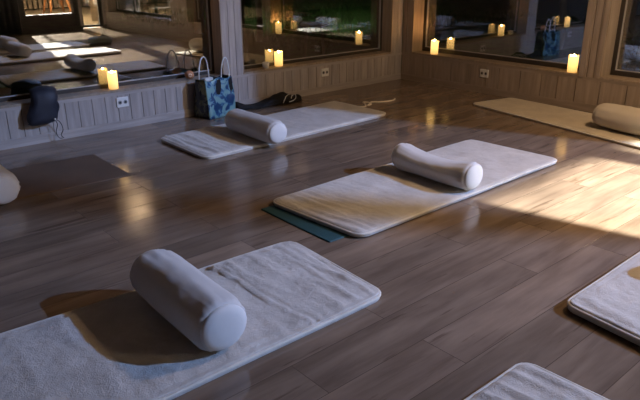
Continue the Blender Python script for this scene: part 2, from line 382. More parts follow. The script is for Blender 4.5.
# ------------------------------------------------------------------ blankets and mats
def rr_map(s, t, Lx, W, r):
    """square grid point -> rounded rectangle"""
    cx = min(max(s, r), Lx - r); cy = min(max(t, r), W - r)
    a, c = (s - cx) / r, (t - cy) / r
    if a and c:
        a2 = a * math.sqrt(1 - c * c / 2); c2 = c * math.sqrt(1 - a * a / 2); return cx + a2 * r, cy + c2 * r
    return s, t
def sheet(name, quad, parent, mat, z0=.001, th=.02, r=.07, step=.014, wr=.004, creases=(), seed=0, edge=.016, lift=None, outline=False, quilt=0, pillow=0):
    """soft rectangular sheet: quad = four floor corners, s runs quad0->quad1, t runs quad0->quad3"""
    P = [Vector((*q, 0)) for q in quad]
    Lx = ((P[1] - P[0]).length + (P[2] - P[3]).length) / 2; W = ((P[3] - P[0]).length + (P[2] - P[1]).length) / 2
    def mp(s, t):
        u, v = s / Lx, t / W
        q = (P[0] * (1 - u) + P[1] * u) * (1 - v) + (P[3] * (1 - u) + P[2] * u) * v
        n = noise.noise(Vector((s * 2.1 + seed, t * 2.1, seed))) * .006
        return q + Vector((n, -n, 0))
    ns, nt_ = max(8, int(Lx / step)), max(6, int(W / step))
    def coords(n, Ln):
        c = [i / n * Ln for i in range(n + 1)]
        return sorted(set([0, .003, .008] + [x for x in c if .012 < x < Ln - .012] + [Ln - .008, Ln - .003, Ln]))
    S, T = coords(ns, Lx), coords(nt_, W)
    bm = bmesh.new(); top = []; bot = []
    for s in S:
        rt, rb = [], []
        for t in T:
            x, y = rr_map(s, t, Lx, W, r); d = min(s, t, Lx - s, W - t)
            prof = math.sqrt(max(0, 1 - (1 - min(1, d / edge)) ** 2)) if edge else 1
            sv = Vector((s, t, seed * 3.7))
            wn_ = noise.fractal(sv * 7, .9, 2.1, 3) * wr + abs(noise.noise(Vector((s * 9 + seed, t * 2.5, 1)))) * wr * 1.2
            h = th * prof + (wn_ * min(1, d / .05) if d > 0 else 0)
            for (cs, amp, w, slope, ph) in creases:
                dd = s - (cs + slope * (t - W / 2) + .012 * math.sin(t * 9 + ph))
                h += 1.7 * amp * math.exp(-(dd / w) ** 2) * min(1, d / .03) * (.72 + .28 * math.sin(t * 7 + ph * 2))
            if pillow and d > 0: h += pillow * (math.sin(PI * min(1, d / .35) * .5))
            if quilt and .022 < d < .05: h -= quilt * math.exp(-((d - .034) / .007) ** 2)
            q = mp(x, y); lf = lift(s, t, Lx, W) if lift else 0
            rt.append(bm.verts.new((q.x, q.y, z0 + max(h, .0015) + lf)))
            rb.append(bm.verts.new((q.x, q.y, z0 + lf)) if (s in (S[0], S[-1]) or t in (T[0], T[-1])) else None)
        top.append(rt); bot.append(rb)
    n, m = len(S), len(T)
    for i in range(n - 1):
        for j in range(m - 1):
            f = bm.faces.new((top[i][j], top[i + 1][j], top[i + 1][j + 1], top[i][j + 1])); f.smooth = True
    loop = [(i, 0) for i in range(n)] + [(n - 1, j) for j in range(1, m)] + [(i, m - 1) for i in range(n - 2, -1, -1)] + [(0, j) for j in range(m - 2, 0, -1)]
    for k in range(len(loop)):
        a, c = loop[k], loop[(k + 1) % len(loop)]
        f = bm.faces.new((top[a[0]][a[1]], bot[a[0]][a[1]], bot[c[0]][c[1]], top[c[0]][c[1]])); f.smooth = True
    bm.faces.new([bot[i][j] for i, j in loop])
    o = obj(name, bm, mat, parent)
    path = []
    for k, (i, j) in enumerate(loop):
        s, t = S[i], T[j]; x, y = rr_map(s, t, Lx, W, r); q = mp(x, y)
        path.append((q.x, q.y, z0 + (lift(s, t, Lx, W) if lift else 0)))
    return o, path
def thin_path(path, dmin=.018):
    out = [Vector(path[0])]
    for p in path[1:]:
        if (Vector(p) - out[-1]).length > dmin: out.append(Vector(p))
    if (out[0] - out[-1]).length < dmin * .6: out.pop()
    return out
def blanket(name, quad, label, cat='blanket', mat='blanket', th=.024, z0=.001, group=None, pipe=True, **kw):
    root = empty(name, (*quad[0], 0)); off = Vector(quad[0])
    q = [tuple(Vector(c) - off) for c in quad]
    o, path = sheet('quilted_cover', q, root, M[mat], th=th, z0=z0, **kw)
    if pipe:
        bm = bmesh.new(); pp = [p + Vector((0, 0, th * .62)) for p in thin_path(path)]
        tube(bm, pp, .0068, 8, True); obj('piping', bm, M['piping'], o)
    tag(root, label, cat, group); return root

def ridges(s0, ds, n, seed, amp=.0045, w=.008):
    q = random.Random(seed)
    return tuple((s0 + ds * i + (q.random() - .5) * .02, amp * (.6 + q.random() * .8), w * (.8 + q.random() * .5), (q.random() - .5) * .08 + .03, q.random() * 6) for i in range(n))
Q1 = [(-5.92, -2.69), (-3.905, -2.775), (-3.94, -3.475), (-5.95, -3.45)]
blanket('blanket', Q1, 'cream quilted blanket in the left foreground with the big pale bolster lying across it', r=.065, seed=1.3,
        creases=[(2.0, .009, .007, 0, .4), (1.965, .008, .006, .0, 1.2), *ridges(1.66, .045, 7, 3), (1.58, .012, .007, .12, .2), (1.60, -.008, .007, .12, .2), *ridges(.1, .19, 7, 5, .003, .014), (1.47, .004, .02, .1, 4)],
        wr=.005, th=.026, quilt=.012, group='quilted blankets on the floor')
Q3 = [(-3.665, -2.275), (-1.69, -2.25), (-1.665, -2.985), (-3.62, -2.985)]
blanket('blanket', Q3, 'cream quilted blanket at the centre of the floor with a teal mat edge showing beneath', r=.07, seed=4.1,
        creases=[(.03, .008, .010, 0, .7), (.08, .007, .010, 0, 2.1), (.14, .006, .012, .02, .3), (.21, .005, .012, 0, 3.2), *ridges(.26, .05, 6, 8, .003), *ridges(.6, .2, 6, 9, .002, .015)],
        wr=.005, th=.026, z0=.0075, group='quilted blankets on the floor')
Q2 = [(-3.475, -.56), (-1.50, -.475), (-1.49, -1.195), (-3.475, -1.28)]
blanket('blanket', Q2, 'cream blanket nearest the tote bag with a bolster across its left half', r=.07, seed=7.7,
        creases=[(.05, .009, .010, 0, .5), (.11, .008, .012, .02, 2.1), (.19, .005, .012, .03, .3), *ridges(.25, .05, 6, 18, .003), *ridges(.6, .2, 6, 19, .002, .015)],
        wr=.005, th=.028, group='quilted blankets on the floor')
Q4 = [(-.58, -1.44), (-.95, -3.42), (-.24, -3.48), (-.06, -1.56)]
blanket('blanket', Q4, 'beige blanket along the brown side wall at the far right', mat='blanket_far', r=.07, seed=9.2,
        creases=[(.1, .004, .02, 0, 1), (.9, .004, .03, .2, 2)], wr=.003, th=.024, group='quilted blankets on the floor')
def lift5(s, t, Lx, W): return .022 * math.exp(-((t) / .14) ** 2) * 0 + .02 * max(0, 1 - s / .25) * max(0, t - .2)
Q5 = [(-3.48, -4.02), (-1.5, -4.02), (-1.5, -4.72), (-3.56, -4.70)]
blanket('blanket', Q5, 'pale blue-lit blanket cut off by the right edge of the picture', r=.05, seed=11.4,
        creases=[(.08, .003, .02, 0, 1)], wr=.006, th=.036, z0=.008, quilt=.012, group='quilted blankets on the floor')
Q6 = [(-5.9, -4.10), (-3.93, -4.12), (-3.90, -4.82), (-5.9, -4.82)]
blanket('blanket', Q6, 'cream blanket corner cut off by the bottom edge of the picture', r=.05, seed=13.9,
        creases=[(1.93, .007, .008, 0, .4), (1.88, .009, .012, .04, 1.2), (1.82, .010, .012, .10, 2.6), (1.75, .009, .014, .15, .2), (1.66, .007, .02, .12, 2)],
        wr=.005, th=.028, group='quilted blankets on the floor')
Q8 = [(-3.45, -5.25), (-1.5, -5.25), (-1.5, -5.95), (-3.45, -5.95)]
blanket('blanket', Q8, 'pale blanket seen only mirrored in the left window, behind the blue-lit one', r=.06, seed=15.9, wr=.003, step=.03, group='quilted blankets on the floor')

def flat_mat(quad, mat, label, th=.006, lift=None):
    root = empty('exercise_mat', (*quad[0], 0)); off = Vector(quad[0]); q = [tuple(Vector(c) - off) for c in quad]
    o, _ = sheet('mat_sheet', q, root, M[mat], th=th, z0=.0005, r=.012, step=.04, wr=0, edge=.003, lift=lift)
    tag(root, label, 'exercise mat'); return root
flat_mat([(-5.85, -.47), (-4.015, -.585), (-4.02, -1.225), (-5.85, -1.12)], 'mat_brown', 'thin brown exercise mat on the floor below the dark hanging bag')
flat_mat([(-3.745, -2.30), (-1.9, -2.36), (-1.9, -2.93), (-3.755, -2.90)], 'mat_teal', 'teal exercise mat poking out from under the centre blanket')

# ------------------------------------------------------------------ bolsters
def bolster(c, ang, Ln, R, label, mat='bolster', sag=.0, squash=.93, z0=.031, seed=0, tilt=0, rim=.012, bulge=.0):
    """c: floor centre; ang: direction (deg) of the near end; axis lies flat"""
    root = empty('bolster', (c[0], c[1], z0), math.radians(ang))
    n = 64; prof = []
    ml = 44; h = Ln / 2; cr = R * .34
    for i in range(ml + 1):
        x = -h + Ln * i / ml; d = h - abs(x)
        k = 1 if d > cr else math.sqrt(max(0, 1 - (1 - d / cr) ** 2)) * .16 + .84
        prof.append((x, R * k * (1 + bulge * math.cos(PI * x / Ln)), d))
    bm = bmesh.new(); rings = []
    def shape(x, r, th, d, wob=True):
        y = math.cos(th) * r; z = math.sin(th) * r
        if wob:
            w = rim * math.exp(-d / .04) * (1 - .85 * math.exp(-d / .008)) * (abs(math.sin(th * 19 + seed)) * .6 + .4 * abs(noise.noise(Vector((th * 5, seed, x * 4)))))
            w += .0022 * noise.noise(Vector((x * 16 + seed, th * 2.2, seed))) + .004 * noise.noise(Vector((x * 4 + seed, th * 1.1, 2.)))
            # long drag folds from the rim
            w += .011 * math.exp(-d / .15) * (1 - math.exp(-d / .025)) * noise.noise(Vector((th * 3.4, seed * 2, x * 1.5)))
            k = (r - w) / r if r > .02 else 1; y *= k; z *= k
        sg = sag * (1 - (x / (Ln / 2)) ** 2) * (1 if z > 0 else 0) * (z / R)
        z = z * squash - sg
        zz = z + R * squash
        if zz < .012: zz = .012 - (.012 - zz) * .25         # rests flat on its underside
        y += (sag * .25) * math.sin(PI * (x / Ln + .5)) * 0
        return Vector((x, y, max(zz, 0)))
    for x, r, d in prof:
        rings.append([bm.verts.new(shape(x, r, 2 * PI * k / n, d)) for k in range(n)])
    for A, B in zip(rings, rings[1:]):
        for k in range(n):
            f = bm.faces.new((A[k], A[(k + 1) % n], B[(k + 1) % n], B[k])); f.smooth = True
    bm.faces.new(rings[0]); bm.faces.new(rings[-1])
    obj('cover', bm, M[mat], root)
    for sgn in (-1, 1):
        bm = bmesh.new(); prev = None; rr = [.84, .855, .78, .6, .35, .12]
        hh = [-.003, .003, .012, .019, .023, .024]
        for q, hq in zip(rr, hh):
            ring = [bm.verts.new(shape(sgn * (h + hq) , R * q * (1 + .006 * math.sin(13 * 2 * PI * k / n * 2)), 2 * PI * k / n, 9, False)) for k in range(n)]
            if prev:
                for k in range(n):
                    f = bm.faces.new((prev[k], prev[(k + 1) % n], ring[(k + 1) % n], ring[k])); f.smooth = True
            prev = ring
        bm.faces.new(prev)
        obj('end_panel', bm, M['endcap' if mat == 'bolster' else mat], root)
    tag(root, label, 'bolster', 'bolsters lying on the mats'); return root
bolster((-4.685, -3.105), -92, .575, .110, 'large pale bolster in the left foreground', seed=1, bulge=.035)
bolster((-2.91, -1.09), -90, .59, .10, 'pale bolster beside the tote bag', seed=5)
bolster((-2.67, -2.69), -91, .585, .10, 'pale sagging bolster on the centre blanket', sag=.045, seed=9, z0=.037)
bolster((-4.83, -.98), -90, .60, .108, 'pale bolster cut off by the left edge on the brown mat', seed=12, z0=.008)
bolster((-.60, -3.02), -98, .62, .12, 'sand coloured bolster lying by the side wall at the right edge', mat='bolster_warm', seed=15, squash=.82, rim=.03, bulge=.06)
bolster((-2.84, -4.56), -90, .62, .10, 'bolster on the blue-lit blanket past the right edge', seed=19, z0=.044)
bolster((-2.68, -5.6), -90, .60, .10, 'bolster seen only mirrored in the left window', seed=22)
def zafu(x, y, label, R=.2, h=.12):
    bm = bmesh.new(); pr = [(.02, 0), (R * .8, 0), (R * .97, h * .25), (R, h * .5), (R * .96, h * .78), (R * .8, h * .97), (R * .3, h), (.02, h * .97)]
    lathe(bm, pr, 40); r = empty('round_cushion', (x, y, .001)); o = obj('cushion_body', bm, M['zafu'], r)
    bm = bmesh.new(); tube(bm, [(math.cos(a / 24 * 2 * PI) * R * .96, math.sin(a / 24 * 2 * PI) * R * .96, h * .8) for a in range(24)], .005, 6, True); obj('piping', bm, M['zafu'], r)
    tag(r, label, 'cushion'); return r
zafu(-1.28, -5.35, 'dark round cushion mirrored in the left window')

# ------------------------------------------------------------------ candles
def candle(x, y, z, label, r=.042, h=.145, power=1.5):
    root = empty('pillar_candle', (x, y, z)); sd = x * 3 + y
    bm = bmesh.new(); wob = lambda a, j: 0 if j < 3 else .006 * math.sin(a * 2 * PI * 2 + sd) + .004 * math.sin(a * 2 * PI * 5 + sd * 2)
    lathe(bm, [(r * .96, 0), (r, .006), (r, h * .6), (r, h - .008), (r * .96, h), (r * .86, h), (r * .78, h - .02), (r * .3, h - .027), (.002, h - .027)], 36, wob)
    obj('wax_body', bm, M['wax'], root)
    bm = bmesh.new(); tube(bm, [(0, 0, h - .03), (0, .001, h - .012)], .0015, 6); wk = obj('wick', bm, M['wick'], root)
    bm = bmesh.new(); lathe(bm, [(.0008, h - .022), (.006, h - .016), (.008, h - .008), (.0065, h - .001), (.0035, h + .007), (.0004, h + .012)], 14); obj('flame', bm, M['flame'], wk)
    tag(root, label, 'candle', 'lit pillar candles'); return root
candle(-3.52, .075, ZS, 'lit pillar candle on the left sill above the socket', r=.040, h=.142)
candle(-1.755, .09, ZS, 'lit pillar candle on the middle sill beside the small white cup', r=.042, h=.142)
candle(.055, -.44, ZS, 'lit pillar candle on the side sill next to the room corner', r=.042, h=.150)
candle(.055, -2.10, ZS, 'lit pillar candle at the right end of the side sill', r=.045, h=.155)
# small white cup
root = empty('cup', (-1.94, .06, ZS)); bm = bmesh.new()
lathe(bm, [(.026, 0), (.03, .004), (.036, .06), (.033, .06), (.027, .01), (.002, .008)], 30); obj('cup_body', bm, M['ceramic'], root)
bm = bmesh.new(); tube(bm, [(-.034, 0, .048), (-.05, 0, .046), (-.054, 0, .032), (-.047, 0, .018), (-.031, 0, .015)], .0035, 8); obj('cup_handle', bm, M['ceramic'], root, rot=(0, 0, 1.2))
tag(root, 'small white cup on the sill left of the middle candle', 'cup')
# peach stone ball
bm = bmesh.new(); bmesh.ops.create_icosphere(bm, subdivisions=4, radius=.042)
for v in bm.verts: v.co *= 1 + .12 * noise.noise(v.co * 28); v.co.z *= .9
root = empty('decorative_stone', (-2.80, .06, ZS + .036)); obj('stone_body', bm, M['terracotta'], root, smooth=True)
bm = bmesh.new(); tube(bm, [(-.018 + .014 * math.cos(a), -.04, .014 * math.sin(a)) for a in [i * 2 * PI / 16 for i in range(16)]], .003, 6, True); obj('carved_ring', bm, M['cord'], root)
tag(root, 'small peach coloured stone ball on the sill touching the tote bag', 'ornament')

# ------------------------------------------------------------------ tote bag
root = empty('tote_bag', (-2.66, -.12, 0), math.radians(11))
bw, bd, bh = .163, .095, .345
bm = bmesh.new(); cols = 14; nz = 16
def totept(fx, fy, k):   # fx,fy in [-1,1] on outline, k height 0..1
    w = bw * (1 + .03 * math.sin(k * 3)); d = bd * (1 - .35 * k * k)
    z = k * bh
    n = noise.noise(Vector((fx * 2.3, fy * 2 + 3, k * 3))) * .014 * (k > 0)
    if k > .98: z += .012 * math.cos(fx * 5)
    return (fx * w + n, fy * d + n, z)
outl = []
for i in range(cols): outl.append((-1 + 2 * i / cols, -1, 0))
for i in range(8): outl.append((1, -1 + 2 * i / 8, 1))
for i in range(cols): outl.append((1 - 2 * i / cols, 1, 0))
for i in range(8): outl.append((-1, 1 - 2 * i / 8, 1))
rings = [[bm.verts.new(totept(a, c, k / nz)) for a, c, _ in outl] for k in range(nz + 1)]
inner = [[bm.verts.new(Vector(totept(a * .985, c * .96, k / nz))) for a, c, _ in outl] for k in (nz, nz // 2)]
no = len(outl)
for A, B in zip(rings, rings[1:]):
    for k in range(no):
        f = bm.faces.new((A[k], A[(k + 1) % no], B[(k + 1) % no], B[k])); f.material_index = 1 if outl[k][2] == 1 else 0; f.smooth = True
for A, B in ((rings[-1], inner[0]), (inner[0], inner[1])):
    for k in range(no):
        f = bm.faces.new((A[k], A[(k + 1) % no], B[(k + 1) % no], B[k])); f.material_index = 0 if A is rings[-1] else 2
f = bm.faces.new(rings[0]); f.material_index = 1
f = bm.faces.new(inner[1]); f.material_index = 2
obj('bag_body', bm, [M['tote'], M['tote_side'], M['black']], root)
for (x0, x1, y, tp) in ((-.150, -.03, .03, .245), (.045, .145, -.05, .225)):
    bm = bmesh.new(); pts = []
    for i in range(21):
        a = PI * i / 20; pts.append(((x0 + x1) / 2 - math.cos(a) * (x1 - x0) / 2 * (1 - .0 * math.sin(a)), y - .01 * math.sin(a), bh - .05 + math.sin(a) ** .8 * tp))
    tube(bm, pts, .006, 8); obj('handle', bm, M['strap'], root)
bm = bmesh.new()
for k in range(1): box(bm, -.12, -.02, -.02, .03, .25, bh + .012)
obj('folded_lining', bm, M['strap'], root, bevel=.01)
tag(root, 'glossy teal flower printed tote bag with white handles standing against the post', 'bag')

def cat(pts, sub=6):
    out = []; P = [Vector(p) for p in pts]
    for i in range(len(P) - 1):
        a, b0, c0, d = P[max(i - 1, 0)], P[i], P[i + 1], P[min(i + 2, len(P) - 1)]
        for k in range(sub):
            t = k / sub; out.append(.5 * ((2 * b0) + (c0 - a) * t + (2 * a - 5 * b0 + 4 * c0 - d) * t * t + (3 * b0 - a - 3 * c0 + d) * t ** 3))
    out.append(P[-1]); return out
# ------------------------------------------------------------------ black jacket lying along the wall
def lump(name, spine, prof, mat, seed, n=28, rough=.012):
    """soft heap swept along a spine; prof(k)->(half width, height)"""
    bm = bmesh.new(); rings = []; m = len(spine)
    for i, p in enumerate(spine):
        k = i / (m - 1); w, h = prof(k); d = Vector(spine[min(i + 1, m - 1)]) - Vector(spine[max(i - 1, 0)]); s = Vector((-d.y, d.x, 0)).normalized()
        ring = []
        for j in range(n):
            a = 2 * PI * j / n; nn = 1 + noise.noise(Vector((k * 7 + seed, math.cos(a) * 1.5, math.sin(a) * 1.5))) * .45
            q = Vector((*p, 0)) + s * math.cos(a) * w * nn; z = max(.001, (math.sin(a) * .5 + .42) * h * nn)
            ring.append(bm.verts.new((q.x, q.y, z)))
        rings.append(ring)
    for A, B in zip(rings, rings[1:]):
        for k in range(n):
            f = bm.faces.new((A[k], A[(k + 1) % n], B[(k + 1) % n], B[k])); f.smooth = True
    bm.faces.new(rings[0]); bm.faces.new(rings[-1])
    return bm
root = empty('folded_jacket', (-2.0, -.1, 0))
sp = [(-.44 + .78 * i / 30, -.02 + .02 * math.sin(i / 5)) for i in range(31)]
def jp(k):
    h = .035 + .075 * math.exp(-((k - .68) / .2) ** 2) + .05 * math.exp(-((k) / .12) ** 2) + .03 * math.exp(-((k - .9) / .08) ** 2)
    w = .02 + .058 * min(1, k / .25) * min(1, (1 - k) / .07 + .1) + .025 * math.exp(-((k) / .1) ** 2)
    if k > .96: h *= .6
    return w, h
obj('jacket_body', lump('j', sp, jp, None, 3.3), M['black'], root)
from mathutils.bvhtree import BVHTree
tb = lump('j', sp, jp, None, 3.3); bv = BVHTree.FromBMesh(tb); 
def onto(pts):
    out = []
    for x, z in cat([(x, z, 0) for x, z in pts], 5) and [(p.x, p.y) for p in cat([(x, z, 0) for x, z in pts], 5)]:
        d = Vector((.25, .9, -.3)).normalized(); o_ = Vector((x, -.1, z)) - d * .5
        h_ = bv.ray_cast(o_, d)
        if h_[0]: out.append(h_[0] - d * .002)
    return out
for pts in ([(.06, .02), (.07, .05), (.10, .08), (.16, .10), (.22, .105)], [(.13, .02), (.19, .03), (.22, .055), (.24, .09)], [(.15, .05), (.17, .075), (.20, .08)], [(-.22, .0), (-.17, .01), (-.13, .005)]):
    q_ = onto(pts)
    if len(q_) > 2: bm = bmesh.new(); tube(bm, q_, .0045, 6); obj('white_stripe', bm, M['stripe'], root)
tag(root, 'black jacket with white stripes heaped on the floor against the wall', 'jacket')
# cord on the floor
root = empty('cord', (-1.25, -.75, .003))
c1 = [(-.20, -.02, 0), (-.15, -.05, 0), (-.1, -.01, 0), (-.05, .06, 0), (-.02, .10, 0), (.01, .05, 0), (-.04, 0, .002), (-.09, -.03, 0), (-.04, -.02, 0), (.01, .03, .002), (.05, .05, 0), (.12, 0, 0), (.2, -.03, 0), (.28, -.03, 0), (.33, .0, 0)]
bm = bmesh.new(); tube(bm, cat(c1), .008, 6); obj('cord_strand', bm, M['cord'], root)
tag(root, 'beige cord lying in loops on the floor beyond the far blanket', 'cord')

# ------------------------------------------------------------------ dark drawstring bag over the left sill
root = empty('drawstring_bag', (-4.15, -.02, .025))
bm = bmesh.new(); nu, nv = 18, 30; grid = {}
# spine goes from the sill (back) forward and down the wall
path = [(.14, ZS + .02), (.07, ZS + .05), (.0, ZS + .065), (-.04, ZS + .04), (-.055, ZS - .03), (-.06, ZS - .1), (-.055, ZS - .16), (-.03, ZS - .195)]
def pth(k):
    q = k * (len(path) - 1); i = min(int(q), len(path) - 2); t = q - i
    return path[i][0] * (1 - t) + path[i + 1][0] * t, path[i][1] * (1 - t) + path[i + 1][1] * t
rings = []
for j in range(nv + 1):
    k = j / nv; py, pz = pth(k); py2, pz2 = pth(min(1, k + .02)); py1, pz1 = pth(max(0, k - .02))
    d = Vector((0, py2 - py1, pz2 - pz1)).normalized(); nrm = Vector((0, -d.z, d.y)) * -1
    w = .075 + .035 * math.sin(min(1, k * 1.2) * PI * .5); 
    if k < .1: w *= .5 + k * 5
    if k > .9: w *= 1 - (k - .9) * 4.5
    th = .028 * math.sin(PI * min(1, max(.06, k))) ** .5 + .008
    ring = []
    for i in range(nu):
        a = 2 * PI * i / nu; nn = 1 + .3 * noise.noise(Vector((k * 5, math.cos(a) * 2, math.sin(a) * 2 + 4)))
        tw = .02 * math.sin(k * 3) - .02 * k
        p = Vector((math.cos(a) * w * nn + tw + (.03 - .06 * k), py, pz)) + nrm * math.sin(a) * th * nn
        ring.append(bm.verts.new(p))
    rings.append(ring)
for A, B in zip(rings, rings[1:]):
    for k in range(nu):
        f = bm.faces.new((A[k], A[(k + 1) % nu], B[(k + 1) % nu], B[k])); f.smooth = True
bm.faces.new(rings[0]); bm.faces.new(rings[-1])
bmesh.ops.translate(bm, vec=(0, -.005, 0), verts=bm.verts)
obj('bag_body', bm, M['navy'], root)
bm = bmesh.new(); tube(bm, cat([(.055, -.07, .17), (.075, -.06, .12), (.06, -.05, .06), (.075, -.05, .012), (.10, -.055, .004)]), .003, 6); ds = obj('drawstring', bm, M['black'], root)
bm = bmesh.new(); tube(bm, cat([(.06, -.07, .17), (.10, -.06, .13), (.115, -.05, .07), (.095, -.05, .03), (.11, -.06, .004)]), .003, 6); obj('drawstring', bm, M['black'], root)
bm = bmesh.new(); bmesh.ops.create_uvsphere(bm, u_segments=12, v_segments=8, radius=.009, matrix=Matrix.Translation((.058, -.078, .168))); obj('cord_toggle', bm, M['white'], ds, smooth=True)
tag(root, 'dark navy drawstring bag hanging over the left sill with loose cords', 'bag')

# ------------------------------------------------------------------ dark curtain added on the near wall to blacken its mirror image
bm = bmesh.new(); pts = []; nn = 90
x0, x1 = -3.3, -1.74
A = [bm.verts.new((x0 + (x1 - x0) * i / nn, DY + .06 + .025 * math.sin(i * .9), .02)) for i in range(nn + 1)]
B = [bm.verts.new((x0 + (x1 - x0) * i / nn, DY + .06 + .02 * math.sin(i * .9), 2.55)) for i in range(nn + 1)]
for i in range(nn):
    f = bm.faces.new((A[i], A[i + 1], B[i + 1], B[i])); f.smooth = True
o = obj('curtain', bm, M['curtain']); md = o.modifiers.new('solid', 'SOLIDIFY'); md.thickness = .008
tag(o, 'added dark curtain beside the terrace door, blackening the left window reflection', 'curtain')

# ------------------------------------------------------------------ terrace beyond the near wall
bm = bmesh.new()
for i in range(34): box(bm, -6, 6, DY - .3 - (i + 1) * .2 + .006, DY - .3 - i * .2, -.12, -.04)
struct(obj('trim_2', bm, M['deck']), 'boarded terrace deck')
root = empty('slatted_fence', (0, -14.9, 0)); bm = bmesh.new()
for i in range(60): box(bm, -3 + i * .15, -3 + i * .15 + .11, -.02, .02, 0, 1.9)
obj('slats', bm, M['fence'], root)
bm = bmesh.new(); box(bm, -3, 6, .02, .06, .4, .5); box(bm, -3, 6, .02, .06, 1.4, 1.5); obj('rail', bm, M['fence'], root)
tag(root, 'slatted wooden fence at the end of the terrace', 'fence')
root = empty('wooden_planter', (.9, -10.0, -.04)); bm = bmesh.new()
for s in range(7):
    o_ = -.24 + s * .08
    box(bm, o_ - .034, o_ + .034, -.3, -.27, 0, .9); box(bm, o_ - .034, o_ + .034, .27, .3, 0, .9)
    box(bm, -.3, -.27, o_ - .034, o_ + .034, 0, .9); box(bm, .27, .3, o_ - .034, o_ + .034, 0, .9)
obj('slatted_box', bm, M['fence'], root); bm = bmesh.new(); box(bm, -.26, .26, -.26, .26, .02, .86); obj('soil_box', bm, M['metal'], root)
tag(root, 'slatted wooden box planter on the terrace', 'planter')
root = empty('ring_side_table', (.55, -9.2, -.04)); 
for z in (.02, .45):
    bm = bmesh.new(); tube(bm, [(math.cos(a * PI / 16) * .24, math.sin(a * PI / 16) * .24, z) for a in range(32)], .012, 6, True); obj('ring', bm, M['metal'], root)
for k in range(3):
    bm = bmesh.new(); a = k * 2.09; tube(bm, [(math.cos(a) * .24, math.sin(a) * .24, 0), (math.cos(a) * .24, math.sin(a) * .24, .45)], .01, 6); obj('leg', bm, M['metal'], root)
bm = bmesh.new(); lathe(bm, [(.23, .45), (.23, .462)], 32); obj('tabletop', bm, M['tabletop'], root)
tag(root, 'small round metal side table on the terrace', 'table')
root = empty('wooden_stool', (.2, -11.4, -.04))
bm = bmesh.new(); box(bm, -.25, .25, -.25, .25, .66, .7); obj('seat', bm, M['orange_wood'], root, bevel=.01)
for sx in (-1, 1):
    for sy in (-1, 1):
        bm = bmesh.new(); tube(bm, [(sx * .28, sy * .28, 0), (sx * .16, sy * .16, .66)], .025, 8); obj('leg', bm, M['orange_wood'], root)
tag(root, 'orange wooden stool with splayed legs on the terrace', 'stool')

# ------------------------------------------------------------------ garden beyond the glass
bm = bmesh.new(); n = 50
vv = [[bm.verts.new((-30 + 80 * i / n, -40 + 80 * j / n, -.35 + .12 * noise.noise(Vector((i * .35, j * .35, 0))))) for j in range(n + 1)] for i in range(n + 1)]
for i in range(n):
    for j in range(n):
        f = bm.faces.new((vv[i][j], vv[i + 1][j], vv[i + 1][j + 1], vv[i][j + 1])); f.smooth = True
o = obj('ground', bm, M['grass']); o.location.z = -.05; struct(o, 'dark garden lawn outside the windows')
rg = random.Random(4)
bm = bmesh.new()
for _ in range(5200):
    x, y = 3.2 + rg.random() * 10, 6 + rg.random() * 9
    hgt = .06 + rg.random() * .16; a = rg.random() * PI; w = .012
    dx, dy = math.cos(a) * w, math.sin(a) * w; lx, ly = (rg.random() - .5) * .1, (rg.random() - .5) * .1
    z = -.42
    vs = [bm.verts.new(q) for q in ((x - dx, y - dy, z), (x + dx, y + dy, z), (x + lx + dx * .4, y + ly, z + .08 + hgt), (x + lx - dx * .4, y + ly, z + .08 + hgt))]
    bm.faces.new(vs)
tag(obj('grass', bm, M['grass']), 'tall lit grass tufts in the garden behind the middle window', 'grass', kind='stuff')
def tree(x, y, r, h, seed, label, lean=.0, crown=True):
    root = empty('garden_tree', (x, y, -.42)); rn = random.Random(seed)
    bm = bmesh.new(); pts = [(lean * k * h / 12 + .05 * math.sin(k * .9 + seed), .04 * math.cos(k * .8 + seed), h * k / 12) for k in range(13)]
    tube(bm, pts, lambda k: r * (1.15 - .8 * k), 10)
    for q in range(9):
        k = .35 + .06 * q; p = Vector(pts[int(k * 12)]); a = rn.random() * 6.28
        e = p + Vector((math.cos(a), math.sin(a), .6)) * (.5 + rn.random() * .7)
        tube(bm, [p, (p + e) / 2 + Vector((0, 0, .08)), e], lambda k_: r * .35 * (1 - .7 * k_), 6)
    obj('trunk', bm, M['bark'], root)
    if crown:
        bm = bmesh.new()
        for _ in range(900):
            a, u, rr = rn.random() * 6.28, rn.random() * 2 - 1, (rn.random() ** .4) * 1.15
            c = Vector((math.cos(a) * math.sqrt(1 - u * u) * rr, math.sin(a) * math.sqrt(1 - u * u) * rr, h * .82 + u * rr * 1.1 + lean * 0))
            d1 = Vector((rn.random() - .5, rn.random() - .5, rn.random() - .5)).normalized() * .07; d2 = d1.orthogonal().normalized() * .035
            bm.faces.new([bm.verts.new(c - d1), bm.verts.new(c + d2), bm.verts.new(c + d1), bm.verts.new(c - d2)])
        obj('foliage', bm, M['leaf'], root)
    tag(root, label, 'tree')
tree(2.9, 6.9, .07, 4.2, 1, 'slim pale trunk left of centre behind the middle window')
tree(.9, 4.6, .07, 4.0, 3, 'pale leaning trunk close behind the left edge of the middle window', lean=.04)
tree(2.8, 9.2, .12, 4.8, 5, 'thicker trunk in the dark garden behind the left window')
tree(6.5, 1.6, .08, 4.2, 8, 'slim trunk in the dark behind the side window')
